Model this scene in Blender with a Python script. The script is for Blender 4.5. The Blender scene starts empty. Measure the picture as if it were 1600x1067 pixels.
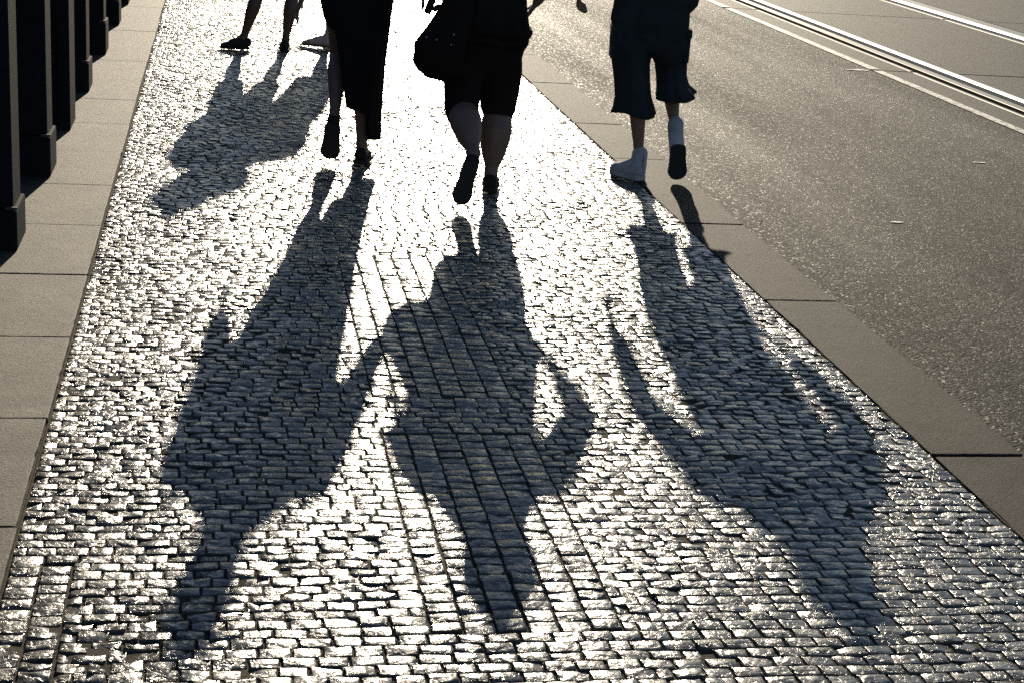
import bpy, bmesh, math, random
import numpy as np
from mathutils import Vector, Matrix
R_ = math.radians
random.seed(7); rng = np.random.default_rng(11)
scene = bpy.context.scene
col = scene.collection

# ------------------------------------------------------------------ camera
CAM_H = 2.0
cam_d = bpy.data.cameras.new('camera'); cam = bpy.data.objects.new('camera', cam_d); col.objects.link(cam)
cam_d.sensor_width = 36.0; cam_d.lens = 56.25; cam_d.clip_start = 0.1; cam_d.clip_end = 5000
right = Vector((0.98310514, -0.16907506, 0.07012777))
down = Vector((0.01304439, -0.31743563, -0.9481901))
fwd = Vector((0.18257635, 0.93308534, -0.30986712))
m = Matrix((right, -down, -fwd)).transposed().to_4x4(); m.translation = (0, 0, CAM_H)
cam.matrix_world = m
scene.camera = cam

# ------------------------------------------------------------------ light
SUN_AZ, SUN_EL = 8.32, 17.0           # azimuth from +Y towards +X
world = bpy.data.worlds.new('World'); scene.world = world; world.use_nodes = True
nt = world.node_tree; bg = nt.nodes['Background']
sky = nt.nodes.new('ShaderNodeTexSky'); sky.sky_type = 'NISHITA'; sky.sun_disc = False
sky.sun_elevation = R_(SUN_EL); sky.sun_rotation = R_(SUN_AZ)
sky.air_density = 1.0; sky.dust_density = 0.2; sky.ozone_density = 2.5
nt.links.new(sky.outputs[0], bg.inputs[0]); bg.inputs[1].default_value = 0.05
sl = bpy.data.lights.new('sun', 'SUN'); sl.energy = 5.0; sl.angle = R_(0.62); sl.color = (1.0, 0.875, 0.68)
so = bpy.data.objects.new('sun', sl); col.objects.link(so)
sdir = Vector((math.sin(R_(SUN_AZ))*math.cos(R_(SUN_EL)), math.cos(R_(SUN_AZ))*math.cos(R_(SUN_EL)), math.sin(R_(SUN_EL))))
so.rotation_euler = sdir.to_track_quat('Z', 'Y').to_euler(); so.location = (0, 0, 30)
scene.view_settings.view_transform = 'Standard'; scene.view_settings.look = 'None'
scene.view_settings.exposure = 0.92; scene.view_settings.gamma = 1.0
scene.view_settings.use_curve_mapping = False
scene.render.engine = 'CYCLES'
scene.cycles.use_denoising = False
scene.cycles.max_bounces = 6

# ------------------------------------------------------------------ materials
def mat(name, color, rough=0.6, metal=0.0, spec=0.5, ior=1.5):
    M = bpy.data.materials.new(name); M.use_nodes = True
    b = M.node_tree.nodes['Principled BSDF']
    b.inputs['Base Color'].default_value = (*color, 1); b.inputs['Roughness'].default_value = rough
    b.inputs['Metallic'].default_value = metal; b.inputs['Specular IOR Level'].default_value = spec; b.inputs['IOR'].default_value = ior
    return M
def N(M, t, **kw):
    n = M.node_tree.nodes.new(t)
    for k, v in kw.items(): setattr(n, k, v)
    return n
def noise(M, scale, detail=4, rough=0.6, vec=None, dist=0.0):
    n = N(M, 'ShaderNodeTexNoise'); n.inputs['Scale'].default_value = scale
    n.inputs['Detail'].default_value = detail; n.inputs['Roughness'].default_value = rough
    n.inputs['Distortion'].default_value = dist
    if vec is not None: M.node_tree.links.new(vec, n.inputs['Vector'])
    return n
def ramp(M, fac, stops):
    r = N(M, 'ShaderNodeValToRGB'); M.node_tree.links.new(fac, r.inputs[0])
    e = r.color_ramp.elements
    while len(e) < len(stops): e.new(0.5)
    for el, (p, c) in zip(e, stops):
        el.position = p; el.color = (*c, 1) if not isinstance(c, (int, float)) else (c, c, c, 1)
    return r
def mixc(M, a, b, fac, mode='MIX'):
    n = N(M, 'ShaderNodeMix', data_type='RGBA', blend_type=mode)
    L = M.node_tree.links
    for sock, v in ((n.inputs[6], a), (n.inputs[7], b), (n.inputs[0], fac)):
        if isinstance(v, (int, float)): sock.default_value = v
        elif isinstance(v, tuple): sock.default_value = (*v, 1)
        else: L.new(v, sock)
    return n.outputs[2]
def bump(M, height, dist, strength=1.0, prev=None):
    n = N(M, 'ShaderNodeBump'); n.inputs['Distance'].default_value = dist; n.inputs['Strength'].default_value = strength
    M.node_tree.links.new(height, n.inputs['Height'])
    if prev is not None: M.node_tree.links.new(prev, n.inputs['Normal'])
    return n.outputs[0]
def bsdf(M): return M.node_tree.nodes['Principled BSDF']
def pos(M): return N(M, 'ShaderNodeNewGeometry').outputs['Position']
def link(M, a, b): M.node_tree.links.new(a, bsdf(M).inputs[b])

def make_sett_mat():
    M = mat('granite_sett', (0.3, 0.29, 0.28), 0.42)
    p = pos(M)
    big = noise(M, 2.3, 3, 0.5, p); mid = noise(M, 14, 3, 0.55, p); grain = noise(M, 150, 3, 0.6, p)
    rel = noise(M, 45, 3, 0.5, p, 0.6); fine = noise(M, 160, 2, 0.5, p)
    c1 = ramp(M, mid.outputs[0], [(0.3, (0.058, 0.058, 0.059)), (0.52, (0.095, 0.093, 0.089)), (0.7, (0.145, 0.141, 0.132))])
    c2 = ramp(M, grain.outputs[0], [(0.35, (0.55, 0.55, 0.55)), (0.6, (1.1, 1.08, 1.05))])
    link(M, mixc(M, c1.outputs[0], c2.outputs[0], 0.7, 'MULTIPLY'), 'Base Color')
    r = ramp(M, big.outputs[0], [(0.3, 0.215), (0.7, 0.30)])
    r2 = ramp(M, fine.outputs[0], [(0.35, 0.85), (0.65, 1.2)])
    link(M, mixc(M, r.outputs[0], r2.outputs[0], 1.0, 'MULTIPLY'), 'Roughness')
    pit = noise(M, 52, 4, 0.55, p, 0.9); msk = noise(M, 13, 2, 0.5, p)
    pr = ramp(M, pit.outputs[0], [(0.36, 0.0), (0.46, 1.0)])
    mr = ramp(M, msk.outputs[0], [(0.40, 0.12), (0.62, 1.0)])
    ht = N(M, 'ShaderNodeMath', operation='MULTIPLY'); M.node_tree.links.new(pr.outputs[0], ht.inputs[0]); M.node_tree.links.new(mr.outputs[0], ht.inputs[1])
    b = bump(M, rel.outputs[0], 0.0022, 1.0); b = bump(M, fine.outputs[0], 0.0005, 1.0, b); b = bump(M, ht.outputs[0], 0.0042, 1.0, b)
    link(M, b, 'Normal')
    return M
def make_slab_mat(name, lo, hi, rough, sc=1.0, ior=1.2):
    M = mat(name, hi, rough, spec=0.5, ior=ior); p = pos(M)
    a = noise(M, 3*sc, 5, 0.6, p); g = noise(M, 110, 4, 0.8, p); st = noise(M, 9*sc, 4, 0.65, p)
    c = ramp(M, a.outputs[0], [(0.3, lo), (0.7, hi)])
    g2 = ramp(M, g.outputs[0], [(0.32, 0.25), (0.52, 1.0), (0.70, 1.8)])
    s2 = ramp(M, st.outputs[0], [(0.32, 0.62), (0.62, 1.1)])
    c = mixc(M, c.outputs[0], g2.outputs[0], 0.8, 'MULTIPLY'); c = mixc(M, c, s2.outputs[0], 0.8, 'MULTIPLY')
    link(M, c, 'Base Color')
    b = bump(M, g.outputs[0], 0.006, 1.0); b = bump(M, st.outputs[0], 0.004, 0.6, b); link(M, b, 'Normal')
    return M
def make_asphalt(name, lo, hi, rough, vs, depth):
    M = mat(name, hi, rough, spec=0.5, ior=1.14); p = pos(M)
    v = N(M, 'ShaderNodeTexVoronoi'); v.inputs['Scale'].default_value = vs; M.node_tree.links.new(p, v.inputs['Vector'])
    g = noise(M, vs*1.6, 3, 0.7, p); a = noise(M, 0.7, 5, 0.6, p); pt = noise(M, 11, 5, 0.7, p)
    mp = N(M, 'ShaderNodeMapping'); mp.inputs['Scale'].default_value = (1.3, 0.12, 1); M.node_tree.links.new(p, mp.inputs['Vector'])
    lane = noise(M, 1.0, 4, 0.6, mp.outputs[0]); sp = noise(M, vs*.55, 2, 0.5, p)
    c = ramp(M, a.outputs[0], [(0.3, lo), (0.7, hi)])
    sep = N(M, 'ShaderNodeSeparateColor'); M.node_tree.links.new(v.outputs['Color'], sep.inputs[0])
    s = ramp(M, sep.outputs[0], [(0.0, 0.12), (0.5, 0.7), (0.8, 1.6), (1.0, 4.0)])
    p2 = ramp(M, pt.outputs[0], [(0.32, 0.62), (0.68, 1.3)]); l2 = ramp(M, lane.outputs[0], [(0.35, 0.72), (0.62, 1.12)]); s3 = ramp(M, sp.outputs[0], [(0.35, 0.35), (0.55, 1.0), (0.7, 2.2)])
    c = mixc(M, c.outputs[0], s.outputs[0], 0.9, 'MULTIPLY'); c = mixc(M, c, p2.outputs[0], 1.0, 'MULTIPLY'); c = mixc(M, c, l2.outputs[0], 1.0, 'MULTIPLY'); c = mixc(M, c, s3.outputs[0], 0.85, 'MULTIPLY')
    link(M, c, 'Base Color')
    rr = ramp(M, lane.outputs[0], [(0.35, rough-.06), (0.65, rough+.06)]); r3 = ramp(M, sep.outputs[1], [(0.0, 1.08), (0.82, 1.0), (1.0, 0.55)])
    link(M, mixc(M, rr.outputs[0], r3.outputs[0], 1.0, 'MULTIPLY'), 'Roughness')
    h = N(M, 'ShaderNodeMath', operation='MULTIPLY_ADD'); M.node_tree.links.new(v.outputs['Distance'], h.inputs[0])
    h.inputs[1].default_value = -0.8; M.node_tree.links.new(g.outputs[0], h.inputs[2])
    link(M, bump(M, h.outputs[0], depth, 1.0), 'Normal')
    return M
MS = make_sett_mat()
M_joint = make_slab_mat('joint_grit', (0.05, 0.042, 0.032), (0.085, 0.072, 0.055), 0.95)
M_slab = make_slab_mat('edge_slab', (0.085, 0.077, 0.066), (0.135, 0.124, 0.107), 0.7)
M_kerb = make_slab_mat('kerb_granite', (0.031, 0.0275, 0.0235), (0.054, 0.048, 0.041), 0.74, 1.0, 1.15)
M_asph = make_asphalt('asphalt', (0.018, 0.0162, 0.0136), (0.033, 0.0296, 0.0248), 0.73, 85, 0.008)
M_gut = make_asphalt('gutter_asphalt', (0.016, 0.0142, 0.0118), (0.032, 0.0285, 0.0235), 0.73, 60, 0.011)
M_track = make_slab_mat('track_concrete', (0.02, 0.018, 0.016), (0.042, 0.038, 0.033), 0.7, 0.8, 1.15)
M_patch = make_slab_mat('track_patch', (0.12, 0.115, 0.105), (0.17, 0.163, 0.15), 0.75, 1.2)
M_ground = make_slab_mat('earth', (0.06, 0.055, 0.05), (0.09, 0.085, 0.075), 0.95, 0.2)
M_paint = make_slab_mat('road_paint', (0.6, 0.57, 0.5), (0.78, 0.75, 0.68), 0.6)
def wear(M, base, under, sc):
    p = pos(M); n = noise(M, sc, 6, 0.7, p); r = ramp(M, n.outputs[0], [(0.42, 1.0), (0.52, 0.0)])
    old = bsdf(M).inputs['Base Color'].links[0].from_socket
    link(M, mixc(M, old, under, r.outputs[0]), 'Base Color')
wear(M_paint, None, (0.10, 0.09, 0.075), 22)
M_rail = mat('rail_steel', (0.78, 0.76, 0.73), 0.5, 1.0)
M_raildull = mat('rail_dull', (0.10, 0.093, 0.08), 0.5, 1.0)
M_raild = mat('rail_groove', (0.02, 0.018, 0.016), 0.9)
def make_cast(name, c):
    M = mat(name, c, 0.8, spec=0.5, ior=1.08); p = pos(M)
    n = noise(M, 40, 4, 0.6, p); r = ramp(M, n.outputs[0], [(0.35, tuple(x*0.75 for x in c)), (0.65, tuple(x*1.2 for x in c))])
    link(M, r.outputs[0], 'Base Color'); link(M, bump(M, n.outputs[0], 0.0015), 'Normal'); return M
M_iron = make_cast('dark_iron', (0.016, 0.019, 0.024))
def make_cloth(name, c, sc=600, rough=0.9):
    M = mat(name, c, rough, spec=0.5, ior=1.15); p = pos(M)
    n = noise(M, 7, 4, 0.6, p); w = noise(M, sc, 2, 0.6, p)
    r = ramp(M, n.outputs[0], [(0.3, tuple(x*0.75 for x in c)), (0.7, tuple(x*1.2 for x in c))])
    link(M, r.outputs[0], 'Base Color')
    b = bump(M, n.outputs[0], 0.02, 0.5); link(M, bump(M, w.outputs[0], 0.0008, 1, b), 'Normal')
    return M
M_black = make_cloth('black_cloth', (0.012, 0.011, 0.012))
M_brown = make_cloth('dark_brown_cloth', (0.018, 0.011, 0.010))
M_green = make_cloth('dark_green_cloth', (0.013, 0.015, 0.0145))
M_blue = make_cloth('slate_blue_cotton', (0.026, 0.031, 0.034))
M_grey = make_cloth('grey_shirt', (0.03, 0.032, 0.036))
M_tan = make_cloth('tan_shirt', (0.2, 0.16, 0.12))
M_white = make_cloth('white_canvas', (0.42, 0.40, 0.42))
M_bag = make_cloth('bag_leather', (0.014, 0.010, 0.009), 250, 0.8)
M_sole = mat('rubber_sole', (0.018, 0.017, 0.016), 0.8)
M_shoe = make_cloth('dark_shoe', (0.03, 0.026, 0.024), 400, 0.7)
M_stud = mat('bag_stud', (0.6, 0.58, 0.55), 0.25, 1.0)
M_hair = [mat('hair_brown', (0.05, 0.03, 0.02), 0.5), mat('hair_dark', (0.02, 0.016, 0.013), 0.5), mat('hair_grey', (0.14, 0.12, 0.1), 0.5)]
def make_skin(name, c):
    M = mat(name, c, 0.5, spec=0.4); p = pos(M); n = noise(M, 30, 3, 0.6, p)
    r = ramp(M, n.outputs[0], [(0.3, tuple(x*0.88 for x in c)), (0.7, tuple(min(1, x*1.08) for x in c))])
    link(M, r.outputs[0], 'Base Color'); return M
M_skin = make_skin('skin_tan', (0.2, 0.11, 0.075)); M_skinp = make_skin('skin_pale', (0.165, 0.098, 0.076)); M_skinl = make_skin('skin_light', (0.5, 0.4, 0.37)); M_skind = make_skin('skin_brown', (0.12, 0.065, 0.045))

# ------------------------------------------------------------------ helpers
def setp(o, label=None, cat=None, group=None, kind=None):
    for k, v in (('label', label), ('category', cat), ('group', group), ('kind', kind)):
        if v: o[k] = v
    return o
def empty(name, loc=(0, 0, 0), rz=0.0):
    o = bpy.data.objects.new(name, None); col.objects.link(o); o.location = loc; o.rotation_euler = (0, 0, rz); return o
def add(name, me, material, parent=None, smooth=None):
    if material is not None and not me.materials: me.materials.append(material)
    o = bpy.data.objects.new(name, me); col.objects.link(o); o.parent = parent
    if smooth is not None:
        me.polygons.foreach_set('use_smooth', [smooth]*len(me.polygons))
    return o
def bm_mesh(bm, name):
    bmesh.ops.recalc_face_normals(bm, faces=bm.faces)
    me = bpy.data.meshes.new(name); bm.to_mesh(me); bm.free(); return me
def box(bm, x0, x1, y0, y1, z0, z1, bev=0.0, seg=2):
    r = bmesh.ops.create_cube(bm, size=1.0)
    vs = r['verts']
    for v in vs: v.co = Vector(((x0+x1)/2+v.co.x*(x1-x0), (y0+y1)/2+v.co.y*(y1-y0), (z0+z1)/2+v.co.z*(z1-z0)))
    if bev:
        es = set(e for v in vs for e in v.link_edges)
        bmesh.ops.bevel(bm, geom=list(es), offset=bev, segments=seg, affect='EDGES', profile=0.6)
def boxobj(name, dims, material, parent=None, bev=0.0, seg=2):
    bm = bmesh.new(); box(bm, *dims, bev=bev, seg=seg); return add(name, bm_mesh(bm, name), material, parent)
def sheet(name, x0, x1, y0, y1, z, material, parent=None):
    me = bpy.data.meshes.new(name); me.from_pydata([(x0, y0, z), (x1, y0, z), (x1, y1, z), (x0, y1, z)], [], [(0, 1, 2, 3)])
    return add(name, me, material, parent)

def stoneobj(name, dims, material, parent, bev):
    '''a bevelled stone whose long edges wander and are chipped a little'''
    bm = bmesh.new(); box(bm, *dims, bev=bev, seg=2)
    lng = [e for e in bm.edges if e.calc_length() > .25]
    bmesh.ops.subdivide_edges(bm, edges=lng, cuts=16)
    x0, x1, y0, y1, z0, z1 = dims; cx, cy = (x0+x1)/2, (y0+y1)/2
    for v in bm.verts:
        if v.co.z > z1-bev*1.5:
            j = abs(random.gauss(0, .0016))+(.005 if random.random() < .05 else 0)
            dxe = min(abs(v.co.x-x0), abs(v.co.x-x1)); dye = min(abs(v.co.y-y0), abs(v.co.y-y1))
            if dxe < bev*1.5: v.co.x += j*(1 if v.co.x < cx else -1)
            if dye < bev*1.5: v.co.y += .6*j*(1 if v.co.y < cy else -1)
    return add(name, bm_mesh(bm, name), material, parent)
# ------------------------------------------------------------------ setting: ground, road, kerb
RZ = -0.08
g = sheet('ground', -1500, 1500, -600, 2400, -0.30, M_ground); setp(g, kind='structure')
XL, XR, XK = -0.536, 2.455, 2.806
ROAD_Y0, ROAD_Y1 = -6.0, 140.0
road = sheet('road', XK-0.02, 6.235, ROAD_Y0, ROAD_Y1, RZ, M_asph); setp(road, kind='structure')
# gutter strip with coarser worn asphalt, its inner edge wandering
def ragged_strip(name, x0, x1, y0, y1, z, step, amp, material, parent):
    vs, fs = [], []; n = int((y1-y0)/step)
    for i in range(n+1):
        y = y0+i*step
        vs += [(x0, y, z), (x1+amp*(math.sin(y*1.7)+math.sin(y*4.3+1)+random.uniform(-1, 1)*0.8)/2.4, y, z)]
    fs = [(2*i, 2*i+1, 2*i+3, 2*i+2) for i in range(n)]
    me = bpy.data.meshes.new(name); me.from_pydata(vs, [], fs); return add(name, me, material, parent)
ragged_strip('gutter_edge', XK-0.02, XK+0.22, 0.0, 60, RZ+0.004, 0.12, 0.09, M_gut, road)
sheet('lane_line', 6.238, 6.335, ROAD_Y0, 14.72, RZ+0.006, M_paint, road)
sheet('lane_line', 6.238, 6.345, 14.80, 19.62, RZ+0.006, M_paint, road)
sheet('lane_line', 6.238, 6.35, 19.74, ROAD_Y1, RZ+0.006, M_paint, road)
def blob_patch(name, x, y, rx, ry, z, material, parent, n=18):
    vs = [(x+rx*math.cos(a)*random.uniform(.7, 1.1), y+ry*math.sin(a)*random.uniform(.7, 1.1), z) for a in [2*math.pi*i/n for i in range(n)]]
    me = bpy.data.meshes.new(name); me.from_pydata(vs, [], [tuple(range(n))]); return add(name, me, material, parent)
for x, y, rx, ry in ((5.3, 10.4, 0.06, 0.018), (3.9, 8.55, 0.05, 0.02), (4.55, 8.1, 0.05, 0.018), (6.08, 14.72, 0.14, 0.04)):
    blob_patch('paint_fleck', x, y, rx, ry, RZ+0.005, M_paint, road)
# track bed panels divided by transverse joints
track = empty('track_bed', (0, 0, 0)); setp(track, kind='structure')
ys = [ROAD_Y0, 4.9, 9.86, 14.76, 19.68, 24.6, 29.5, 34.4, 60, ROAD_Y1]
for i in range(len(ys)-1):
    for (xa, xb) in ((6.337, 6.650), (7.145, 9.205), (9.80, 30.0)):
        boxobj('panel', (xa, xb, ys[i]+0.018, ys[i+1]-0.018, RZ-0.1, RZ+0.001+random.uniform(0, .002)), M_track, track)
sheet('joint_bed', 6.336, 30.0, ROAD_Y0, ROAD_Y1, RZ-0.045, M_joint, track)
blob_patch('repair_patch', 8.35, 14.15, 0.85, 0.36, RZ+0.005, M_patch, track, 26)
blob_patch('repair_patch', 8.75, 13.2, 0.7, 0.2, RZ+0.005, M_patch, track, 26)
blob_patch('repair_patch', 7.9, 13.55, 0.42, 0.10, RZ+0.0055, M_patch, track, 26)
def rail(name, label, parts):
    r = empty(name, (parts[0][1], 0, RZ)); setp(r, label, 'rail', 'tram rails in the road')
    for nm, xa, xb, dz in parts:
        cuts = [ROAD_Y0, 4.9, 9.86, 14.76, 19.68, 24.6, ROAD_Y1] if nm == 'edge_strip' else [ROAD_Y0, ROAD_Y1]
        for a, b in zip(cuts[:-1], cuts[1:]):
            o = boxobj(nm, (xa, xb, a+(0.03 if a != ROAD_Y0 else 0), b-(0.03 if b != ROAD_Y1 else 0), RZ-0.12, RZ+dz), {'groove_floor': M_raild, 'keeper': M_raildull, 'rail_head': M_rail, 'edge_strip': M_raildull}[nm], r, 0.004 if dz > 0 else 0, 1)
            o.location = (-parts[0][1], 0, -RZ)
rail('tram_rail', 'bright grooved steel tram rail nearest the white lane line',
     [('edge_strip', 6.655, 6.695, 0.004), ('groove_floor', 6.696, 6.800, -0.06), ('keeper', 6.801, 6.905, 0.004),
      ('groove_floor', 6.906, 7.025, -0.06), ('rail_head', 7.026, 7.115, 0.006), ('keeper', 7.116, 7.142, 0.003)])
rail('tram_rail', 'bright steel tram rail farther out, cutting the upper right corner',
     [('edge_strip', 9.21, 9.275, 0.004), ('groove_floor', 9.276, 9.415, -0.06), ('rail_head', 9.416, 9.56, 0.006), ('keeper', 9.561, 9.78, 0.003)])

# kerb: granite stones flush with the setts, a step down to the road
kerb = empty('kerb', (0, 0, 0)); setp(kerb, kind='structure')
ky = [1.2, 3.02, 4.823, 6.658, 8.061, 9.714, 10.888, 12.6, 14.143, 15.9, 17.7, 19.5, 21.3, 23.1, 24.9, 26.7, 28.5, 60, ROAD_Y1]
for i in range(len(ky)-1):
    dx = random.uniform(-0.004, 0.004)
    gp = 0.006 if i not in (1, 2) else 0.009
    stoneobj('kerb_stone', (XR+0.006+dx, XK+dx, ky[i]+gp, ky[i+1]-gp, -0.25, 0.004+random.uniform(-.002, .002)), M_kerb, kerb, 0.005)
boxobj('kerb_bedding', (XR+0.004, XK-0.03, 1.2, ROAD_Y1, -0.26, -0.012), M_joint, kerb)
# edge slabs on the left
edge = empty('edge_slabs', (0, 0, 0)); setp(edge, kind='structure')
y = 4.289-0.848*3; k = 0
while y < 34:
    dz = random.uniform(-.0015, .0015); gq = 0.003 if k < 7 else 0.0012
    stoneobj('slab', (-1.28, XL-0.008+random.uniform(-.004, .004), y+gq, y+0.848-gq, -0.25, 0.006+dz), M_slab, edge, 0.004 if k < 7 else 0.002)
    y += 0.848; k += 1
boxobj('slab_bedding', (-1.27, XL-0.005, 1.7, 34, -0.27, -0.012), M_joint, edge)

# ------------------------------------------------------------------ setts
pave = boxobj('pavement', (XL-0.004, XR+0.003, 1.2, 34.0, -0.20, -0.0048), M_joint); setp(pave, kind='structure')
NX, NY = 5, 5
gx = np.array([-.5, -.445, 0, .445, .5]); gy = np.array([-.5, -.425, 0, .425, .5])
def make_variant(rough):
    X, Y = np.meshgrid(gx, gy)
    X = X+rng.normal(0, .012, X.shape); Y = Y+rng.normal(0, .018, Y.shape); X[:, 2] += rng.normal(0, .12, NY); Y[2, :] += rng.normal(0, .12, NX)
    Z = rng.normal(0, 0.0004+rough*0.0012, X.shape)
    sx, sy = rng.normal(0, .0010+.0012*rough, 2); Z += X*sx*1.6+Y*sy*1.6
    bow = rng.uniform(0, .0018); Z -= bow*((2*X)**2+(2*Y)**2)/2
    e = np.zeros_like(X); e[0, :] = e[-1, :] = 1; e[:, 0] = e[:, -1] = 1
    Z -= e*rng.uniform(.0005, .0018, X.shape)
    for cx, cy in ((0, 0), (0, -1), (-1, 0), (-1, -1)):       # rounded, chipped corners
        q = rng.uniform(.01, .055)
        X[cx, cy] *= 1-q; Y[cx, cy] *= 1-q; Z[cx, cy] -= rng.uniform(0, .002)
    if rough > .8:      # a broken-off end
        j = rng.integers(0, NX); Z[:, j] -= rng.uniform(.001, .004); 
    top = np.stack([X, Y, Z], -1).reshape(-1, 3)
    ring = [(0, j) for j in range(NX)]+[(i, NX-1) for i in range(1, NY)]+[(NY-1, j) for j in range(NX-2, -1, -1)]+[(i, 0) for i in range(NY-2, 0, -1)]
    rid = [i*NX+j for i, j in ring]
    low = top[rid].copy(); low[:, :2] *= 0.985; low[:, 2] = -0.03
    V = np.concatenate([top, low])
    F = []; sm = []
    for i in range(NY-1):
        for j in range(NX-1):
            a = i*NX+j; F.append((a, a+1, a+1+NX, a+NX)); sm.append(True)
    n = len(rid); base = NX*NY
    for q in range(n):
        F.append((rid[q], base+q, base+(q+1) % n, rid[(q+1) % n])); sm.append(False)
    return V, np.array(F), np.array(sm)
VARS = [make_variant(r) for r in ([0.15]*10+[0.5]*14+[1.0]*12)]
FQ, SM = VARS[0][1], VARS[0][2]
NP = [np.random.default_rng(5).uniform(-1, 1, (64, 64)) for _ in range(3)]
def vnoise(x, y, k, sc):
    x, y = x*sc % 64, y*sc % 64; i, j = int(x), int(y); fx, fy = x-i, y-j
    fx, fy = fx*fx*(3-2*fx), fy*fy*(3-2*fy); T = NP[k]
    a, b, c, d = T[i % 64, j % 64], T[(i+1) % 64, j % 64], T[i % 64, (j+1) % 64], T[(i+1) % 64, (j+1) % 64]
    return (a*(1-fx)+b*fx)*(1-fy)+(c*(1-fx)+d*fx)*fy
setts = []   # x, y, wx, wy, z, rot, tx, ty, variant
def put(x0, x1, y0, y1, gapx=0.0042, gapy=0.0024):
    cx, cy = (x0+x1)/2, (y0+y1)/2
    wav = 0.007*vnoise(cx+7, cy, 0, 1.3)+0.003*vnoise(cx, cy+3, 1, 5)
    rq = vnoise(cx+11, cy+5, 2, 2.1)+0.35*vnoise(cx, cy+9, 1, 7)+random.gauss(0, .28)
    r = random.random()
    v = random.randrange(0, 10) if rq < -.25 else (random.randrange(10, 24) if rq < .38 else random.randrange(24, 36))
    z = random.gauss(.0002, .0007)+0.0022*vnoise(cx, cy, 1, 1.1)+0.0012*vnoise(cx, cy, 0, 4)
    k = 1.0 if rq < .38 else 1.7
    if random.random() < .012: z -= random.uniform(.001, .004)
    setts.append((cx, cy+wav, (x1-x0)-gapx*random.uniform(.5, 1.5), (y1-y0)-gapy*random.uniform(.5, 1.6), z,
                  random.gauss(0, .014), random.gauss(0, .011*k), random.gauss(0, .010*k), v))
SX0, SX1 = 0.558, 1.068
def strip_on(y): return 3.63 < y < 5.02 or 5.38 < y < 7.3
YEND = 21.0
# left border: two stacked courses
for c in range(2):
    y = 2.6+c*.02
    while y < 4.05:
        h = random.uniform(.05, .066); put(XL+.002+c*.082, XL+.002+(c+1)*.082, y, y+h); y += h
y = 2.6
row = 0
while y < YEND:
    h = random.uniform(.0455, .0525)
    XB = XL+(.168 if y < 4.06 else .002)
    segs = [(XB, XR+0.004)] if not strip_on(y+h/2) else [(XB, SX0), (SX1, XR+0.004)]
    for a, b in segs:
        x = a; first = True
        off = (row % 2)*0.5+random.uniform(-.08, .08)
        while x < b-.012:
            w = random.uniform(.074, .090)
            if first: w *= (0.5 if off > .3 else 1.0)*random.uniform(.85, 1.1); first = False
            elif random.random() < .05: w *= random.uniform(.55, .75)
            if b-(x+w) < .035: w = b-x
            put(x, x+w, y, y+h); x += w
    y += h; row += 1
for y0s, y1s in ((3.63, 5.02), (5.38, 7.3)):
    for c in range(6):
        y = y0s+random.uniform(-.01, .02); wc = (SX1-SX0)/6
        while y < y1s-.03:
            h = random.uniform(.048, .068)
            if y+h > y1s-.03: h = y1s-y
            put(SX0+c*wc, SX0+(c+1)*wc, y, y+h, .0052, .0026); y += h
# project to keep the 300 that show largest as parts of their own
def project(x, y, z):
    d = Vector((x, y, z-CAM_H)); zc = d.dot(fwd); return 800+2500*d.dot(right)/zc, 533.5+2500*d.dot(down)/zc, zc
scored = []
for i, sdat in enumerate(setts):
    px, py, zc = project(sdat[0], sdat[1], 0)
    vis = -10 < px < 1610 and py < 1075
    scored.append((-(sdat[2]*sdat[3]/zc**3) if vis else 0, i))
scored.sort(); chosen = set(i for sc_, i in scored[:300])
vmesh = []
for V, F, sm in VARS:
    me = bpy.data.meshes.new('sett'); me.from_pydata(V.tolist(), [], F.tolist())
    me.polygons.foreach_set('use_smooth', sm.tolist()); me.materials.append(MS); vmesh.append(me)
allV, nrest = [], 0
for i, (x, y, wx, wy, z, rot, tx, ty, v) in enumerate(setts):
    if i in chosen:
        o = bpy.data.objects.new('sett', vmesh[v]); col.objects.link(o); o.parent = pave
        o.location = (x, y, z); o.scale = (wx, wy, 1); o.rotation_euler = (tx, ty, rot)
    else:
        V = VARS[v][0]*np.array([wx, wy, 1.0])
        c, s_ = math.cos(rot), math.sin(rot)
        X = V[:, 0]*c-V[:, 1]*s_; Y = V[:, 0]*s_+V[:, 1]*c
        Z = V[:, 2]-X*ty+Y*tx
        allV.append(np.stack([X+x, Y+y, Z+z], 1)); nrest += 1
A = np.concatenate(allV); nv = len(VARS[0][0]); nf = len(FQ)
Fall = (FQ[None]+(np.arange(nrest)*nv)[:, None, None]).reshape(-1, 4)
me = bpy.data.meshes.new('setts'); me.vertices.add(len(A)); me.vertices.foreach_set('co', A.ravel())
me.loops.add(Fall.size); me.loops.foreach_set('vertex_index', Fall.ravel().astype(np.int32))
me.polygons.add(len(Fall)); me.polygons.foreach_set('loop_start', np.arange(0, Fall.size, 4, dtype=np.int32))
me.polygons.foreach_set('use_smooth', np.tile(SM, nrest)); me.update(calc_edges=True)
so_ = add('sett_field', me, MS, pave); setp(so_, kind='stuff')
far = sheet('far_setts', XL, XR, YEND, ROAD_Y1, 0.0, MS, pave)

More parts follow.
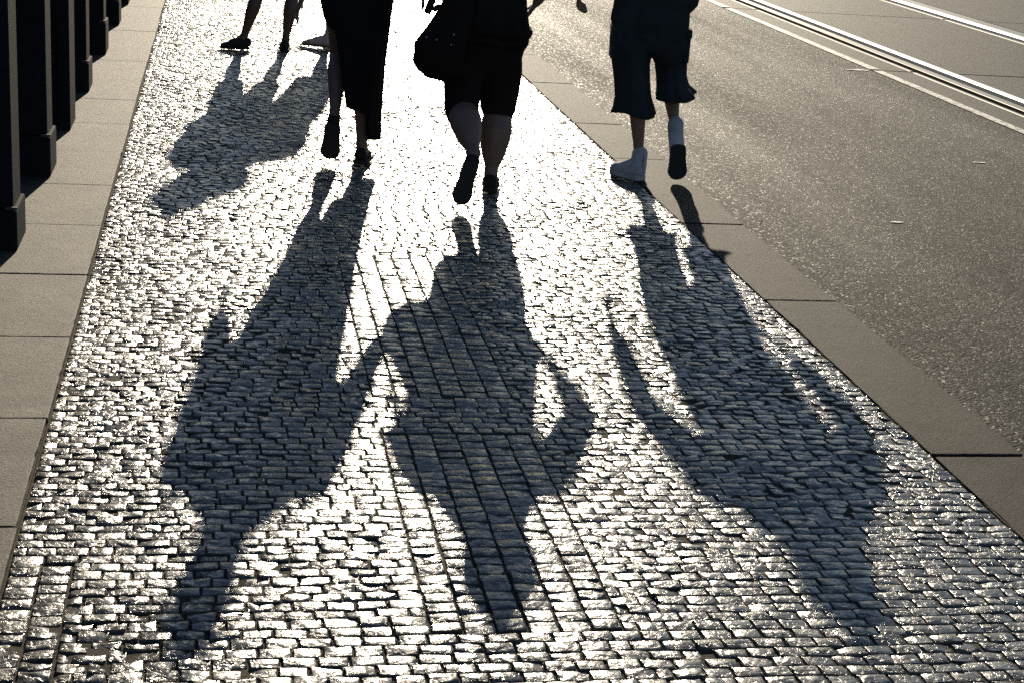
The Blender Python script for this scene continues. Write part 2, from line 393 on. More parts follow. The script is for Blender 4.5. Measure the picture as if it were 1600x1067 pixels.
# ------------------------------------------------------------------ parapet on the left
PX = -0.873
par = empty('parapet', (PX-.3, 10, 0))
setp(par, 'dark iron bridge parapet with projecting posts along the left edge slabs', 'parapet')
def pchild(name, dims, material, parent=par, bev=0.004):
    o = boxobj(name, dims, material, None, bev); o.parent = par if parent is None else parent
    o.location = (0, 0, 0)
    off = Vector((0, 0, 0)); q = o.parent
    while q: off += q.location; q = q.parent
    o.location = -off
    return o
pchild('base_course', (PX-.42, PX-.20, 1.5, 34, -.1, .16), M_iron)
pchild('back_panel', (PX-.36, PX-.27, 1.5, 34, .161, 1.30), M_iron)
pchild('coping', (PX-.46, PX-.05, 1.5, 34, 1.301, 1.46), M_iron)
posts = [3.05, 4.55, 6.02, 7.515, 9.005, 10.298, 11.638, 13.353, 15.091, 16.6, 18.1, 19.6, 21.1, 22.6, 24.1, 25.6, 27.1, 28.6, 30.1, 31.6, 33.1]
posts = [q-.335 for q in posts]
for i, yy in enumerate(posts):
    full = i in (5, 11, 17)
    if full:
        sh = pchild('pillar', (PX-.26, PX-.008, yy-.006, yy+.36, .0065, 1.3005), M_iron, par, .008)
        for q in range(3): pchild('flute', (PX-.22+q*.07, PX-.19+q*.07, yy-.016, yy-.0065, .05, 1.25), M_iron, sh, .003)
    else:
        ph = {3: .195, 4: .225, 6: .21, 7: .26}.get(i, .22)
        sh = pchild('post', (PX-.262, PX-.016, yy+.02, yy+.30, ph+.001, 1.3005), M_iron, par, .008)
        pl = pchild('plinth', (PX-.27, PX, yy, yy+.34, .0065, ph), M_iron, sh, .012)
        pchild('plinth_glint', (PX-.05, PX+.003, yy-.003, yy+.017, ph+.0005, ph+.014), M_slab, sh, .005)  # added sliver, its pale colour stands in for the plinth's top-edge sun glint
        for q in range(2): pchild('flute', (PX-.235+q*.085, PX-.195+q*.085, yy+.022, yy+.0345, ph+.04, 1.27), M_iron, sh, .003)
    # upright infill panels between posts
    if i+1 < len(posts):
        y2 = posts[i+1]
        for q in range(3):
            ya = yy+.42+(y2-yy-.46)*q/3
            pchild('panel_rib', (PX-.268, PX-.20, ya, ya+.06, .162, 1.3), M_iron, par, .006)

# ------------------------------------------------------------------ people
def tube(bm, pts, rad, ref=(1, 0, 0), n=14, cap=True):
    pts = [Vector(p) for p in pts]; rad = [(r, r) if isinstance(r, (int, float)) else r for r in rad]
    ref = Vector(ref)
    if cap:
        t0 = (pts[0]-pts[1]).normalized(); t1 = (pts[-1]-pts[-2]).normalized()
        r0 = min(rad[0]); r1 = min(rad[-1])
        P = [pts[0]+t0*r0*.85, pts[0]+t0*r0*.5]+pts+[pts[-1]+t1*r1*.5, pts[-1]+t1*r1*.85]
        Q = [tuple(x*.35 for x in rad[0]), tuple(x*.8 for x in rad[0])]+rad+[tuple(x*.8 for x in rad[-1]), tuple(x*.35 for x in rad[-1])]
    else: P, Q = pts, rad
    rings = []
    for i, p in enumerate(P):
        a, b = P[max(0, i-1)], P[min(len(P)-1, i+1)]
        t = (b-a).normalized()
        u = ref-t*ref.dot(t)
        if u.length < .05: u = Vector((0, 1, 0))-t*t.y
        u.normalize(); w = t.cross(u)
        rings.append([bm.verts.new(p+u*Q[i][0]*math.cos(2*math.pi*k/n)+w*Q[i][1]*math.sin(2*math.pi*k/n)) for k in range(n)])
    for r0, r1 in zip(rings[:-1], rings[1:]):
        for k in range(n): bm.faces.new((r0[k], r0[(k+1) % n], r1[(k+1) % n], r1[k]))
    if cap:
        bm.faces.new(rings[0][::-1]); bm.faces.new(rings[-1])
    return rings
def remesh(bm, name, voxel=.008, it=6, fac=.5):
    me = bm_mesh(bm, 'tmp'); o = bpy.data.objects.new('tmp', me); col.objects.link(o)
    r = o.modifiers.new('r', 'REMESH'); r.mode = 'VOXEL'; r.voxel_size = voxel
    s = o.modifiers.new('s', 'SMOOTH'); s.iterations = it; s.factor = fac
    dg = bpy.context.evaluated_depsgraph_get(); dg.update()
    new = bpy.data.meshes.new_from_object(o.evaluated_get(dg)); new.name = name
    bpy.data.objects.remove(o); bpy.data.meshes.remove(me)
    new.polygons.foreach_set('use_smooth', [True]*len(new.polygons)); new.materials.clear()
    return new
def V3(a): return Vector(a)
def lerp(a, b, t): return V3(a)*(1-t)+V3(b)*t
def leg(bm, hip, knee, ank, k=1.0, th=1.0, cf=1.0, ref=(1, 0, 0)):
    hip, knee, ank = V3(hip), V3(knee), V3(ank)
    d = (ank-knee).normalized(); lat = V3(ref); back = d.cross(lat).normalized()
    if back.y > 0: back = -back
    f = [(hip, .092*th), (lerp(hip, knee, .35), .082*th), (lerp(hip, knee, .75), .062*th), (knee, .055*k)]
    f += [(lerp(knee, ank, .14)+back*.006, .053*cf), (lerp(knee, ank, .32)+back*.014, .057*cf), (lerp(knee, ank, .48)+back*.011, .052*cf),
          (lerp(knee, ank, .68)+back*.004, .041*cf), (lerp(knee, ank, .86), .033*k), (ank, .034*k)]
    tube(bm, [a for a, _ in f], [b for _, b in f], ref)
def foot(bm, ank, heel, toe, up, k=1.0, grow=0.0, inst=1.0):
    """heel/toe are points on the sole line; up is the direction out of the foot's top"""
    ank, heel, toe, up = V3(ank), V3(heel), V3(toe), V3(up).normalized()
    d = (toe-heel).normalized(); lat = d.cross(up).normalized(); L = (toe-heel).length
    P = [heel+d*.022*k+up*.03*k, heel+d*L*.25+up*.034*k, heel+d*L*.5+up*.031*k, heel+d*L*.74+up*.023*k, heel+d*L*.92+up*.016*k]
    g_ = grow
    tube(bm, P, [(.029*k+g_, .028*k+g_), (.033*k+g_, .033*k+g_), (.038*k+g_, .03*k+g_), (.044*k+g_, .022*k+g_), (.034*k+g_, .015*k+g_)], lat)
    if inst: tube(bm, [ank+d*.01, heel+d*L*.42+up*.058*k, heel+d*L*.66+up*.035*k], [.028*k+g_, .026*k+g_, .022*k+g_], lat)
    tube(bm, [ank, lerp(ank, heel+d*.05*k+up*.035*k, .6), heel+d*.05*k+up*.03*k], [.034*k+g_, .034*k+g_, .03*k+g_], lat)
def sole_mesh(heel, toe, up, w=.046, t=.016, k=1.0):
    heel, toe, up = V3(heel), V3(toe), V3(up).normalized()
    d = (toe-heel).normalized(); lat = d.cross(up).normalized(); L = (toe-heel).length
    prof = [(-.02, .0), (.0, .55), (.06, .82), (.2, .86), (.42, .80), (.62, .95), (.76, 1.05), (.88, .92), (.97, .6), (1.01, .0)]
    pl = [heel+d*L*a+lat*w*k*b for a, b in prof]+[heel+d*L*a-lat*w*k*b for a, b in prof[-2:0:-1]]
    bm = bmesh.new()
    lo = [bm.verts.new(p-up*t*.5) for p in pl]; hi = [bm.verts.new(p+up*t*.5) for p in pl]
    bm.faces.new(lo); bm.faces.new(hi[::-1]); n = len(pl)
    for i in range(n): bm.faces.new((lo[i], lo[(i+1) % n], hi[(i+1) % n], hi[i]))
    bmesh.ops.bevel(bm, geom=[e for e in bm.edges], offset=.003, segments=1, affect='EDGES')
    return bm_mesh(bm, 'sole')
def arm(bm, sh, el, wr, k=1.0, curl=.5, side=1):
    sh, el, wr = V3(sh), V3(el), V3(wr)
    tube(bm, [sh, lerp(sh, el, .4), el, lerp(el, wr, .3), wr], [.05*k, .043*k, .036*k, .037*k, .024*k])
    d = (wr-el).normalized(); across = d.cross(V3((0, 1, 0)))
    across = V3((0, 1, 0))-d*d.y; across.normalize(); nrm = d.cross(across)*side
    palm = wr+d*.05
    tube(bm, [wr, palm, wr+d*.088], [(.024, .016), (.038, .013), (.036, .011)], across)
    for q, (o_, l) in enumerate(((-.028, .060), (-.010, .072), (.009, .068), (.027, .055))):
        b0 = wr+d*.086+across*o_; b1 = b0+(d-nrm*curl*.35)*l*.5; b2 = b1+(d*.75-nrm*curl)*l*.5
        tube(bm, [b0, b1, b2], [.0092, .0088, .0078], across, 8)
    t0 = wr+d*.03+across*.03; t1 = t0+(d*.7+across*.6-nrm*.2)*.035; t2 = t1+(d+across*.1-nrm*.3)*.03
    tube(bm, [t0, t1, t2], [.0115, .0105, .0088], nrm, 8)
def head(bm, c, k=1.0):
    """c = centre of the skull; facing +Y"""
    c = V3(c)
    tube(bm, [c+V3((0, -.01, -.03))*k, c+V3((0, 0, .04))*k, c+V3((0, -.005, .085))*k], [(.072*k, .088*k), (.078*k, .098*k), (.055*k, .07*k)])
    tube(bm, [c+V3((0, .015, .0))*k, c+V3((0, .03, -.06))*k, c+V3((0, .045, -.105))*k], [(.068*k, .075*k), (.058*k, .055*k), (.03*k, .03*k)])
    tube(bm, [c+V3((0, .09, .0))*k, c+V3((0, .112, -.035))*k], [.010*k, .015*k], n=8)
    tube(bm, [c+V3((-.02, .094, -.072))*k, c+V3((.02, .094, -.072))*k], [.008*k, .008*k], (0, 0, 1), 8)
    for sx in (-1, 1):
        tube(bm, [c+V3((sx*.078, 0, .01))*k, c+V3((sx*.084, -.008, -.03))*k], [(.008*k, .02*k), (.008*k, .015*k)], n=8)
        tube(bm, [c+V3((sx*.012, .095, .018))*k, c+V3((sx*.05, .082, .018))*k], [.009*k, .009*k], (0, 0, 1), 8)
def loft(rings, n=56, folds=0.0, nf=9, seed=0, hem=None, thick=.004):
    """open garment tube. rings: (z, cx, cy, rx, ry) from bottom up; hem(theta)-> extra z of the bottom ring share"""
    rd = random.Random(seed); ph = [rd.uniform(0, 6.28) for _ in range(4)]
    bm = bmesh.new(); R = []; m_ = len(rings)
    for i, (z, cx, cy, rx, ry) in enumerate(rings):
        t = 1-i/(m_-1); ring = []
        for k in range(n):
            a = 2*math.pi*k/n
            f = 1+folds*t*(math.sin(nf*a+ph[0]+.6*math.sin(a+ph[1]))+.5*math.sin((nf*2+1)*a+ph[2]))
            zz = z+(hem(a)*t**1.6 if hem else 0)
            ring.append(bm.verts.new((cx+rx*f*math.cos(a), cy+ry*f*math.sin(a), zz)))
        R.append(ring)
    for a, b in zip(R[:-1], R[1:]):
        for k in range(n): bm.faces.new((a[k], a[(k+1) % n], b[(k+1) % n], b[k]))
    bmesh.ops.recalc_face_normals(bm, faces=bm.faces)
    bmesh.ops.solidify(bm, geom=list(bm.faces), thickness=thick)
    me = bm_mesh(bm, 'loft'); me.polygons.foreach_set('use_smooth', [True]*len(me.polygons)); return me
AZ = -R_(SUN_AZ); TN = math.tan(R_(SUN_EL))
def person(loc, label, group=None):
    p = empty('person', loc, AZ); setp(p, label, 'person', group); return p
def A(u, h, y=0.0): return (u, y, h*TN/math.tan(R_(17.3))+y*TN)     # point whose shadow has apparent height h
def hair(c, k=1.0, grow=.012, long=0.0, bun=None, width=1.0):
    bm = bmesh.new(); c = V3(c)
    tube(bm, [c+V3((0, -.03, -.04)), c+V3((0, -.015, .04))*k, c+V3((0, -.012, .082))*k, c+V3((0, -.012, .112))*k], [((.074*k+grow)*width, .075*k+grow), ((.08*k+grow)*width, .094*k+grow), ((.06*k+grow)*width, .07*k+grow), ((.026*k+grow*.6)*width, .035*k+grow*.6)])
    if long: tube(bm, [c+V3((0, -.05, 0)), c+V3((0, -.075, -long*.6)), c+V3((0, -.08, -long))], [(.09*width, .05), (.085*width, .04), (.06*width, .03)])
    if bun: tube(bm, [c+V3(bun), c+V3(bun)+V3((0, -.02, .03))], [.05, .045])
    return remesh(bm, 'hair', .009)

# ---- woman in the long black dress -----------------------------------------
def build_dress_woman():
    p = person((0.824, 9.235, 0.006), 'walking person in long black slit dress and dark shoes, left of the shoulder-bag walker', 'people walking away')
    lf = dict(ank=(-.158, -.02, .285), heel=(-.163, -.075, .245), toe=(-.180, .0, .030), up=(.02, .94, .34))
    rf = dict(ank=(0, .06, .085), heel=(0, 0, .018), toe=(.015, .235, .018), up=(0, 0, 1))
    hL, hR, kL, kR = (-.155, .07, .93), (-.01, .08, .93), (-.165, .235, .615), (.0, .12, .51)
    shL, shR = A(-.235, 1.445, .10), A(.135, 1.445, .10)
    elL, wrL, elR, wrR = A(-.31, 1.14, .06), A(-.375, .92, .10), A(.235, 1.16, .07), A(.285, 1.0, .16)
    hd = A(-.065, 1.675, .13)
    bm = bmesh.new()
    leg(bm, hL, kL, lf['ank'], 1, 1, 1.02); leg(bm, hR, kR, rf['ank'], 1, 1, 1.02)
    foot(bm, **lf); foot(bm, **rf)
    tube(bm, [A(-.08, .90, .08), A(-.07, 1.05, .09), A(-.05, 1.15, .09), A(-.05, 1.38, .10), A(-.05, 1.45, .1)], [(.15, .10), (.14, .09), (.12, .085), (.145, .09), (.08, .06)])
    tube(bm, [A(-.055, 1.44, .1), A(-.06, 1.6, .12)], [.052, .05]); head(bm, hd, 1.02)
    arm(bm, shL, elL, wrL, 1.0, .5, -1); arm(bm, shR, elR, wrR, 1.0)
    add('body', remesh(bm, 'body', .0078), M_skinp, p)
    bm = bmesh.new()
    tube(bm, [A(-.06, .88, .08), A(-.06, 1.0, .085), A(-.05, 1.14, .09), A(-.05, 1.28, .1), A(-.055, 1.4, .1), A(-.06, 1.505, .1), A(-.068, 1.555, .1)], [(.205, .15), (.215, .145), (.215, .135), (.215, .13), (.205, .11), (.16, .09), (.09, .065)])
    for a_, e_, w_ in ((shL, elL, wrL), (shR, elR, wrR)):
        tube(bm, [lerp(a_, (-.05, .1, 1.38), .3), lerp(a_, e_, .12), lerp(a_, e_, .5), e_, lerp(e_, w_, .5), lerp(e_, w_, .85)], [.085, .1, .085, .06, .055, .05])
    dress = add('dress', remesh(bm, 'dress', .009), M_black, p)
    def hem(a):
        c, s_ = math.cos(a), math.sin(a)     # c>0 right, s_<0 towards the camera
        z = -.05*c
        if c < -.30: z += min(1, (-c-.30)/.42)**1.1*.42     # slit lifting on the left
        if c > .45: z -= .14
        return z
    rings = [(.335, -.045, .10, .150, .17), (.43, -.055, .095, .158, .175), (.55, -.06, .09, .168, .178), (.68, -.065, .085, .180, .175), (.80, -.065, .08, .195, .168), (.90, -.065, .08, .205, .158), (.99, -.062, .082, .196, .146)]
    add('skirt', loft(rings, 96, .035, 7, 3, hem), M_black, p)
    add('hair', hair(hd, 1.0, .012, .16), M_hair[1], p)
    for f_ in (lf, rf):
        b2 = bmesh.new(); q = dict(f_); up = V3(f_['up']).normalized()
        q['ank'] = lerp(f_['ank'], V3(f_['heel'])+up*.04, .75); foot(b2, **q, grow=.005)
        s = add('shoe', remesh(b2, 'shoe', .007), M_shoe, p)
        add('sole', sole_mesh(f_['heel'], f_['toe'], up, .055, .022), M_sole, s)
    return p

# ---- woman with the shoulder bag --------------------------------------------
def build_bag_woman():
    p = person((1.495, 8.604, 0.006), 'walking person in dark knee-length shorts with a big shoulder bag on the left side', 'people walking away')
    lf = dict(ank=(-.108, -.375, .295), heel=(-.118, -.435, .262), toe=(-.168, -.445, .034), up=(.1, .99, -.05))
    rf = dict(ank=(0, .06, .085), heel=(0.0, 0, .02), toe=(.01, .235, .02), up=(0, 0, 1))
    hL, hR, kL, kR = (-.185, .13, .78), (.005, .15, .78), (-.185, -.06, .475), (.022, .17, .445)
    shL, shR = A(-.225, 1.24, .17), A(.13, 1.24, .17)
    elL, wrL = A(-.34, 1.15, .10), A(-.18, 1.0, .30)
    elR, wrR = A(.29, 1.05, .42), A(.205, .88, .48)
    hd = A(-.03, 1.425, .20)
    bm = bmesh.new()
    leg(bm, hL, kL, lf['ank'], 1.2, 1.25, 1.55); leg(bm, hR, kR, rf['ank'], 1.2, 1.25, 1.6)
    foot(bm, **lf); foot(bm, **rf)
    tube(bm, [A(-.09, .72, .15), A(-.07, .9, .15), A(-.05, 1.2, .17), A(-.04, 1.27, .17)], [(.17, .13), (.17, .12), (.15, .10), (.08, .07)])
    tube(bm, [A(-.04, 1.25, .17), A(-.03, 1.38, .19)], [.055, .053]); head(bm, hd, .98)
    arm(bm, shL, elL, wrL, 1.1, .6, -1); arm(bm, shR, elR, wrR, 1.1, .6)
    add('body', remesh(bm, 'body', .0078), M_skinp, p)
    bm = bmesh.new()
    tube(bm, [A(-.07, .80, .15), A(-.065, .87, .15), A(-.06, .98, .15), A(-.06, 1.1, .16), A(-.06, 1.2, .17), A(-.05, 1.29, .17), A(-.04, 1.36, .17)], [(.235, .175), (.235, .18), (.205, .165), (.19, .15), (.215, .125), (.185, .10), (.12, .075)])
    tube(bm, [lerp(shL, (-.05, .17, 1.2), .3), lerp(shL, elL, .15), lerp(shL, elL, .7), elL, lerp(elL, wrL, .3), lerp(elL, wrL, .6)], [.085, .088, .08, .075, .068, .055])
    tube(bm, [lerp(shR, (-.05, .17, 1.2), .3), lerp(shR, elR, .15), lerp(shR, elR, .6), elR, lerp(elR, wrR, .5)], [.08, .08, .072, .066, .052])
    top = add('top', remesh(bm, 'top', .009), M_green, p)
    bm = bmesh.new()     # bunched lower edge of the long top
    for q in range(2):
        zz = .885-q*.05
        tube(bm, [(-.075+(.232-q*.012)*math.cos(a), .15+(.182-q*.006)*math.sin(a), zz+.012*math.sin(3*a+q)) for a in [2*math.pi*k/28 for k in range(29)]], [.028-q*.006]*29, (0, 0, 1), 8)
    add('hem_fold', remesh(bm, 'hem', .009), M_brown, top)
    bm = bmesh.new()
    tube(bm, [(-.088, .135, .70), (-.085, .14, .78), (-.075, .145, .86)], [(.20, .15), (.225, .165), (.23, .165)])
    tube(bm, [(-.18, .13, .74), lerp(hL, kL, .4), lerp(hL, kL, .8), lerp(hL, kL, 1.02), lerp(kL, lf['ank'], .12)], [.12, .114, .1, .094, .092])
    tube(bm, [(.0, .14, .74), lerp(hR, kR, .4), lerp(hR, kR, .8), lerp(hR, kR, .93), lerp(hR, kR, 1.0)], [.134, .13, .11, .101, .099])
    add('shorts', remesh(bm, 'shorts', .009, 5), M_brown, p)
    add('hair', hair(hd, 1.0, .02, .2, None, 1.24), M_hair[0], p)
    for f_ in (lf, rf):
        b2 = bmesh.new(); q = dict(f_); up = V3(f_['up']).normalized()
        q['ank'] = lerp(f_['ank'], V3(f_['heel'])+up*.04, .7); foot(b2, **q, grow=.007)
        s = add('shoe', remesh(b2, 'shoe', .007), M_shoe, p)
        add('sole', sole_mesh(f_['heel'], f_['toe'], up, .05, .022), M_sole, s)
    return p
def build_bag():
    b = empty('shoulder_bag', (1.495, 8.604, .62), AZ)
    setp(b, 'dark slouchy studded shoulder bag hanging at the left hip of a walker', 'bag')
    z0 = .62
    bm = bmesh.new()
    tube(bm, [(-.335, -.06, .70-z0), (-.325, -.058, .78-z0), (-.285, -.05, .87-z0), (-.25, -.04, .97-z0), (-.225, -.03, 1.06-z0)], [(.125, .07), (.145, .085), (.12, .08), (.10, .06), (.085, .045)])
    tube(bm, [(-.435, -.05, .735-z0), (-.37, -.06, .685-z0), (-.27, -.055, .67-z0), (-.2, -.05, .69-z0)], [.035, .05, .055, .05], (0, 0, 1))
    body = add('bag_body', remesh(bm, 'bag', .008), M_bag, b)
    bm = bmesh.new(); tube(bm, [(-.375, -.04, 1.0-z0), (-.34, -.05, 1.015-z0), (-.26, -.05, 1.02-z0)], [(.012, .012), (.02, .02), (.02, .02)], (0, 0, 1)); add('flap', remesh(bm, 'flap', .008), M_bag, b)
    for x, zz in ((-.395, .862), (-.34, .853), (-.262, .832), (-.25, .885)):
        bm = bmesh.new(); bmesh.ops.create_uvsphere(bm, u_segments=8, v_segments=6, radius=.0045)
        o = add('stud', bm_mesh(bm, 'stud'), M_stud, b); o.location = (x, -.135+abs(x+.33)*.12, zz-z0)
    bm = bmesh.new(); tube(bm, [(-.40, -.04, .98-z0), (-.34, .07, 1.15-z0), (-.20, .17, 1.345-z0), (-.235, .22, 1.25-z0), (-.28, .06, .98-z0)], [(.006, .02)]*5, (0, 1, 0), 8); add('strap', bm_mesh(bm, 'strap'), M_bag, b, True)
    return b

# ---- person in cargo shorts and white high-tops ------------------------------
def build_cargo_person():
    p = person((2.475, 9.09, 0.008), 'walking person in slate cropped cargo trousers and white high-top sneakers beside the kerb', 'people walking away')
    lf = dict(ank=(-.005, .03, .10), heel=(.012, -.045, .02), toe=(-.145, .15, .02), up=(0, 0, 1))
    rf = dict(ank=(.195, .02, .285), heel=(.205, -.055, .235), toe=(.225, -.02, .022), up=(.02, .985, -.12))
    hL, hR, kL, kR = (-.11, .07, .90), (.08, .07, .90), (-.05, .09, .49), (.15, .24, .57)
    shL, shR = A(-.205, 1.42, .10), A(.285, 1.40, .08)
    elL, wrL = A(-.37, 1.20, .14), A(-.405, .90, .42)
    elR, wrR = A(.40, 1.21, .16), A(.30, .99, .38)
    hd = A(.045, 1.60, .12)
    bm = bmesh.new()
    leg(bm, hL, kL, lf['ank'], .92, 1, .84); leg(bm, hR, kR, rf['ank'], .92, 1, .84)
    foot(bm, **lf); foot(bm, **rf)
    tube(bm, [A(.05, .86, .07), A(.05, 1.05, .08), A(.05, 1.36, .09), A(.05, 1.43, .09)], [(.15, .10), (.14, .09), (.16, .09), (.08, .06)])
    tube(bm, [A(.055, 1.42, .09), A(.065, 1.55, .11)], [.055, .053]); head(bm, hd, 1.0)
    arm(bm, shL, elL, wrL, 1.0, 1.5, -1); arm(bm, shR, elR, wrR, 1.0, .6)
    add('body', remesh(bm, 'body', .0078), M_skin, p)
    bm = bmesh.new()
    tube(bm, [A(.01, 1.07, .07), A(.015, 1.1, .075), A(.02, 1.16, .08), A(.05, 1.28, .09), A(.055, 1.37, .09), A(.06, 1.45, .09), A(.068, 1.52, .09), A(.07, 1.57, .1)], [(.25, .16), (.25, .158), (.24, .15), (.25, .14), (.285, .125), (.25, .11), (.18, .09), (.115, .08)])
    for a_, e_, w_ in ((shL, elL, wrL), (shR, elR, wrR)):
        tube(bm, [lerp(a_, (.05, .1, 1.36), .3), lerp(a_, e_, .15), lerp(a_, e_, .6), e_, lerp(e_, w_, .4), lerp(e_, w_, .78)], [.09, .088, .076, .062, .055, .048])
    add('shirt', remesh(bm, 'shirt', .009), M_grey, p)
    bm = bmesh.new()
    tube(bm, [(-.015, .07, .84), (-.015, .07, .92), (-.01, .075, 1.03), (.0, .075, 1.10)], [(.20, .145), (.235, .158), (.225, .15), (.2, .14)])
    tube(bm, [(-.115, .07, .88), (-.11, .075, .72)], [(.128, .135), (.105, .122)])
    tube(bm, [(.09, .075, .88), (.118, .11, .74)], [(.128, .135), (.098, .122)])
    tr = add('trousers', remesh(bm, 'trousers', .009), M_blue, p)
    add('trouser_leg', loft([(.385, -.062, .035, .128, .122), (.42, -.062, .04, .118, .114), (.48, -.070, .06, .105, .108), (.57, -.084, .07, .105, .112), (.68, -.102, .072, .112, .124), (.78, -.108, .07, .13, .134), (.86, -.112, .07, .132, .136)], 72, .075, 4, 1, lambda a: .014*math.sin(a*2)), M_blue, tr)
    add('trouser_leg', loft([(.505, .185, .11, .122, .145), (.545, .165, .14, .098, .13), (.60, .155, .165, .092, .13), (.68, .142, .15, .098, .125), (.76, .115, .12, .122, .128), (.86, .095, .08, .132, .134)], 72, .08, 4, 2, lambda a: .03*math.sin(a)+.015*math.cos(a)), M_blue, tr)
    for x, y, z, s in ((-.222, .07, .80, -1), (.218, .10, .80, 1)):
        bm = bmesh.new(); box(bm, x-.018-s*.006, x+.018-s*.006, y-.08, y+.08, z-.10, z+.09, .015, 3)
        pk = add('cargo_pocket', bm_mesh(bm, 'pocket'), M_blue, tr, True)
        bm = bmesh.new(); box(bm, x-.020-s*.004, x+.020-s*.004, y-.085, y+.085, z+.045, z+.098, .012, 3); add('flap', bm_mesh(bm, 'flap'), M_blue, pk, True)
    add('hair', hair(hd, 1.0, .018, .10, None, 1.28), M_hair[0], p)
    for f_, sk in ((lf, (-.004, .035, .155)), (rf, (.190, .035, .345))):
        b2 = bmesh.new(); up = V3(f_['up']).normalized()
        foot(b2, **f_, grow=.012)
        dd = V3(f_['toe'])-V3(f_['heel']); tube(b2, [V3(f_['heel'])+dd*.62+up*.035, V3(f_['heel'])+dd*.88+up*.026], [(.048, .034), (.044, .028)], dd.cross(up))
        tube(b2, [V3(f_['heel'])+(V3(f_['toe'])-V3(f_['heel'])).normalized()*.05+up*.03, f_['ank'], sk], [.047, .047, .049])
        s = add('shoe', remesh(b2, 'shoe', .007), M_white, p)
        add('midsole', sole_mesh(V3(f_['heel'])-up*.002, V3(f_['toe'])-up*.002, up, .056, .03), M_white, s); add('sole', sole_mesh(V3(f_['heel'])-up*.0185, V3(f_['toe'])-up*.0185, up, .054, .008), M_sole, s)
        d = (V3(f_['toe'])-V3(f_['heel'])).normalized()
        b3 = bmesh.new(); h0 = V3(f_['heel'])+up*.03-d*.012
        tube(b3, [h0, lerp(h0, sk, .5)-d*.03, V3(sk)-d*.045], [(.012, .004)]*3, d.cross(up), 8); add('heel_tape', bm_mesh(b3, 'tape'), M_white, s, True)
    return p

# ---- two standing people farther off ------------------------------------------
def build_stander():
    p = person((0.349, 13.63, 0.006), 'distant standing person with bare legs apart, one foot pointing at the parapet', 'people standing farther off')
    lf = dict(ank=(-.15, .0, .095), heel=(-.10, 0, .015), toe=(-.335, -.05, .015), up=(0, 0, 1))
    rf = dict(ank=(.195, .05, .085), heel=(.195, .0, .015), toe=(.17, .22, .015), up=(0, 0, 1))
    hL, hR, kL, kR = (.10, .05, .89), (.27, .06, .89), (-.03, .03, .49), (.245, .09, .49)
    shL, shR = A(.075, 1.38, .05), A(.39, 1.40, .05)
    elL, wrL = A(-.035, 1.02, .02), A(.08, .90, .12)
    elR, wrR = A(.45, 1.1, .03), A(.42, .9, .12)
    hd = A(.235, 1.64, .05)
    bm = bmesh.new()
    leg(bm, hL, kL, lf['ank'], 1, 1, 1.02); leg(bm, hR, kR, rf['ank'], 1, 1, 1.02)
    foot(bm, **lf); foot(bm, **rf)
    tube(bm, [A(.19, .86, .05), A(.21, 1.1, .05), A(.23, 1.37, .05), A(.23, 1.44, .05)], [(.15, .1), (.13, .09), (.15, .09), (.08, .06)])
    tube(bm, [A(.23, 1.42, .05), A(.22, 1.58, .05)], [.054, .052]); head(bm, hd, 1.0)
    arm(bm, shL, elL, wrL, 1, .6, -1); arm(bm, shR, elR, wrR, 1, .6)
    add('body', remesh(bm, 'body', .0085), M_skind, p)
    bm = bmesh.new()
    tube(bm, [A(.20, .85, .05), A(.21, .95, .05), A(.22, 1.1, .05), A(.23, 1.3, .05), A(.23, 1.39, .05), A(.23, 1.45, .05)], [(.22, .15), (.225, .14), (.205, .13), (.195, .125), (.18, .11), (.08, .065)])
    tube(bm, [lerp(shL, (.2, .05, 1.36), .3), lerp(shL, elL, .1), lerp(shL, elL, .55)], [.08, .078, .07])
    tube(bm, [lerp(shR, (.2, .05, 1.36), .3), lerp(shR, elR, .1), lerp(shR, elR, .55)], [.08, .078, .07])
    add('shirt', remesh(bm, 'shirt', .009), M_tan, p)
    bm = bmesh.new()
    tube(bm, [(.19, .05, .80), (.19, .05, .88), (.195, .05, .98)], [(.18, .13), (.2, .145), (.19, .135)])
    tube(bm, [(.105, .05, .86), lerp(hL, kL, .5), lerp(hL, kL, .85)], [.118, .108, .1])
    tube(bm, [(.265, .06, .86), lerp(hR, kR, .5), lerp(hR, kR, .85)], [.118, .108, .1])
    add('shorts', remesh(bm, 'shorts', .009), M_brown, p)
    add('hair', hair(hd, 1.0, .02, .18, None, 1.6), M_hair[1], p)
    for f_ in (lf, rf):
        b2 = bmesh.new(); q = dict(f_); up = V3(f_['up']); q['ank'] = lerp(f_['ank'], V3(f_['heel'])+up*.04, .7); foot(b2, **q, grow=.005)
        s = add('shoe', remesh(b2, 'shoe', .007), M_shoe, p); add('sole', sole_mesh(f_['heel'], f_['toe'], up, .046, .016), M_sole, s)
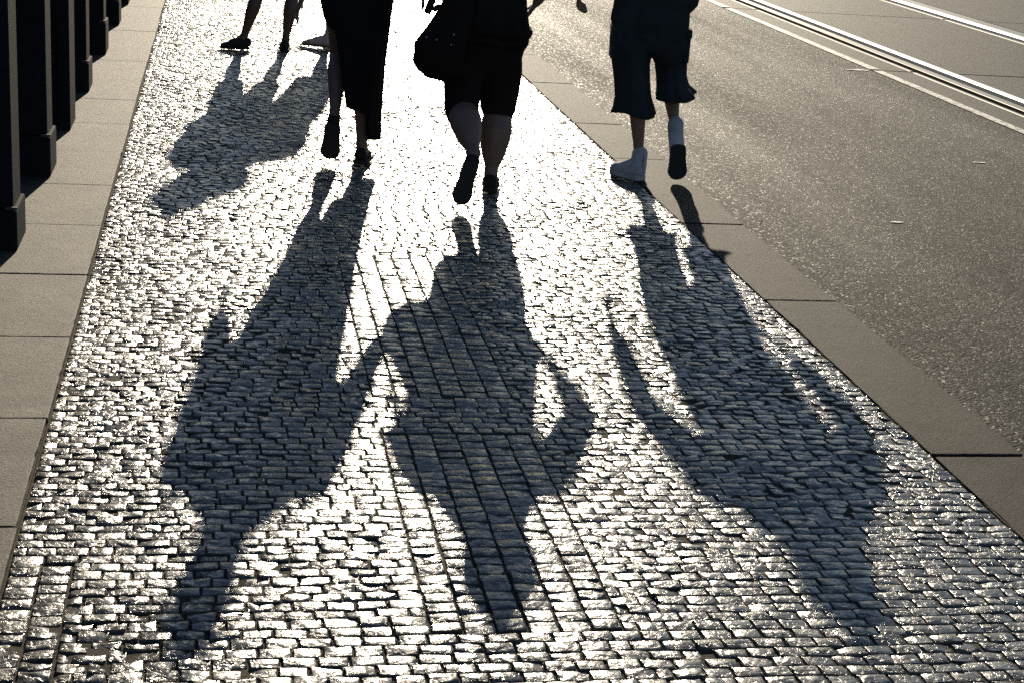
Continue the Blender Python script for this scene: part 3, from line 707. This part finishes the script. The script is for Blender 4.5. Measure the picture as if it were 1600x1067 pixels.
def build_hidden():
    p = person((0.925, 13.93, 0.006), 'standing person mostly hidden behind the black dress, only a pale foot showing', 'people standing farther off')
    lf = dict(ank=(-.005, .02, .09), heel=(.03, 0, .014), toe=(-.245, .09, .014), up=(0, 0, 1))
    rf = dict(ank=(.13, .14, .09), heel=(.17, .12, .014), toe=(-.06, .22, .014), up=(0, 0, 1))
    hL, hR, kL, kR = (.0, .06, .88), (.12, .12, .88), (.05, .04, .48), (.14, .14, .48)
    shL, shR = A(-.16, 1.37, .08), A(.13, 1.39, .08)
    elL, wrL = A(-.17, 1.1, .06), A(-.15, .92, .14)
    elR, wrR = A(.17, 1.14, .02), A(.12, .95, .1)
    hd = A(-.13, 1.62, .08)
    bm = bmesh.new()
    leg(bm, hL, kL, lf['ank']); leg(bm, hR, kR, rf['ank']); foot(bm, **lf); foot(bm, **rf)
    tube(bm, [A(.03, .86, .08), A(.01, 1.1, .08), A(-.03, 1.36, .08), A(-.06, 1.43, .08)], [(.14, .1), (.13, .09), (.14, .09), (.08, .06)])
    tube(bm, [A(-.07, 1.41, .08), A(-.13, 1.57, .08)], [.052, .05]); head(bm, hd, .98)
    arm(bm, shL, elL, wrL, 1, .6, -1); arm(bm, shR, elR, wrR, 1, .6)
    add('body', remesh(bm, 'body', .0085), M_skinl, p)
    bm = bmesh.new()
    tube(bm, [A(.03, .84, .08), A(.02, 1.0, .08), A(.01, 1.12, .08), A(-.02, 1.3, .08), A(-.03, 1.39, .08), A(-.06, 1.44, .08)], [(.19, .15), (.18, .13), (.17, .12), (.18, .12), (.165, .105), (.08, .065)])
    tube(bm, [lerp(shR, (-.03, .08, 1.34), .3), lerp(shR, elR, .1), lerp(shR, elR, .6)], [.078, .076, .07])
    tube(bm, [lerp(shL, (-.03, .08, 1.34), .3), lerp(shL, elL, .1), lerp(shL, elL, .6)], [.078, .076, .07])
    add('shirt', remesh(bm, 'shirt', .009), M_grey, p)
    add('skirt', loft([(.52, .05, .09, .165, .16), (.65, .045, .09, .17, .165), (.78, .04, .085, .18, .165), (.92, .035, .08, .185, .15)], 56, .04, 6, 5), M_tan, p)
    add('hair', hair(hd, 1.0, .018, .14, None, 1.5), M_hair[0], p)
    for f_ in (lf, rf):
        s = add('sandal', sole_mesh(f_['heel'], f_['toe'], f_['up'], .043, .010), M_tan, p)
        b2 = bmesh.new(); d = (V3(f_['toe'])-V3(f_['heel'])); lat = d.normalized().cross(V3((0, 0, 1))); mid = V3(f_['heel'])+d*.7
        tube(b2, [mid+lat*.05, mid+lat*.03+V3((0, 0, .045)), mid-lat*.03+V3((0, 0, .045)), mid-lat*.05], [(.012, .004)]*4, d, 8); add('strap', bm_mesh(b2, 'strap'), M_tan, s, True)
build_dress_woman(); build_bag_woman(); build_bag(); build_cargo_person(); build_stander(); build_hidden()
print('setts', len(setts), 'objects', len(bpy.data.objects))
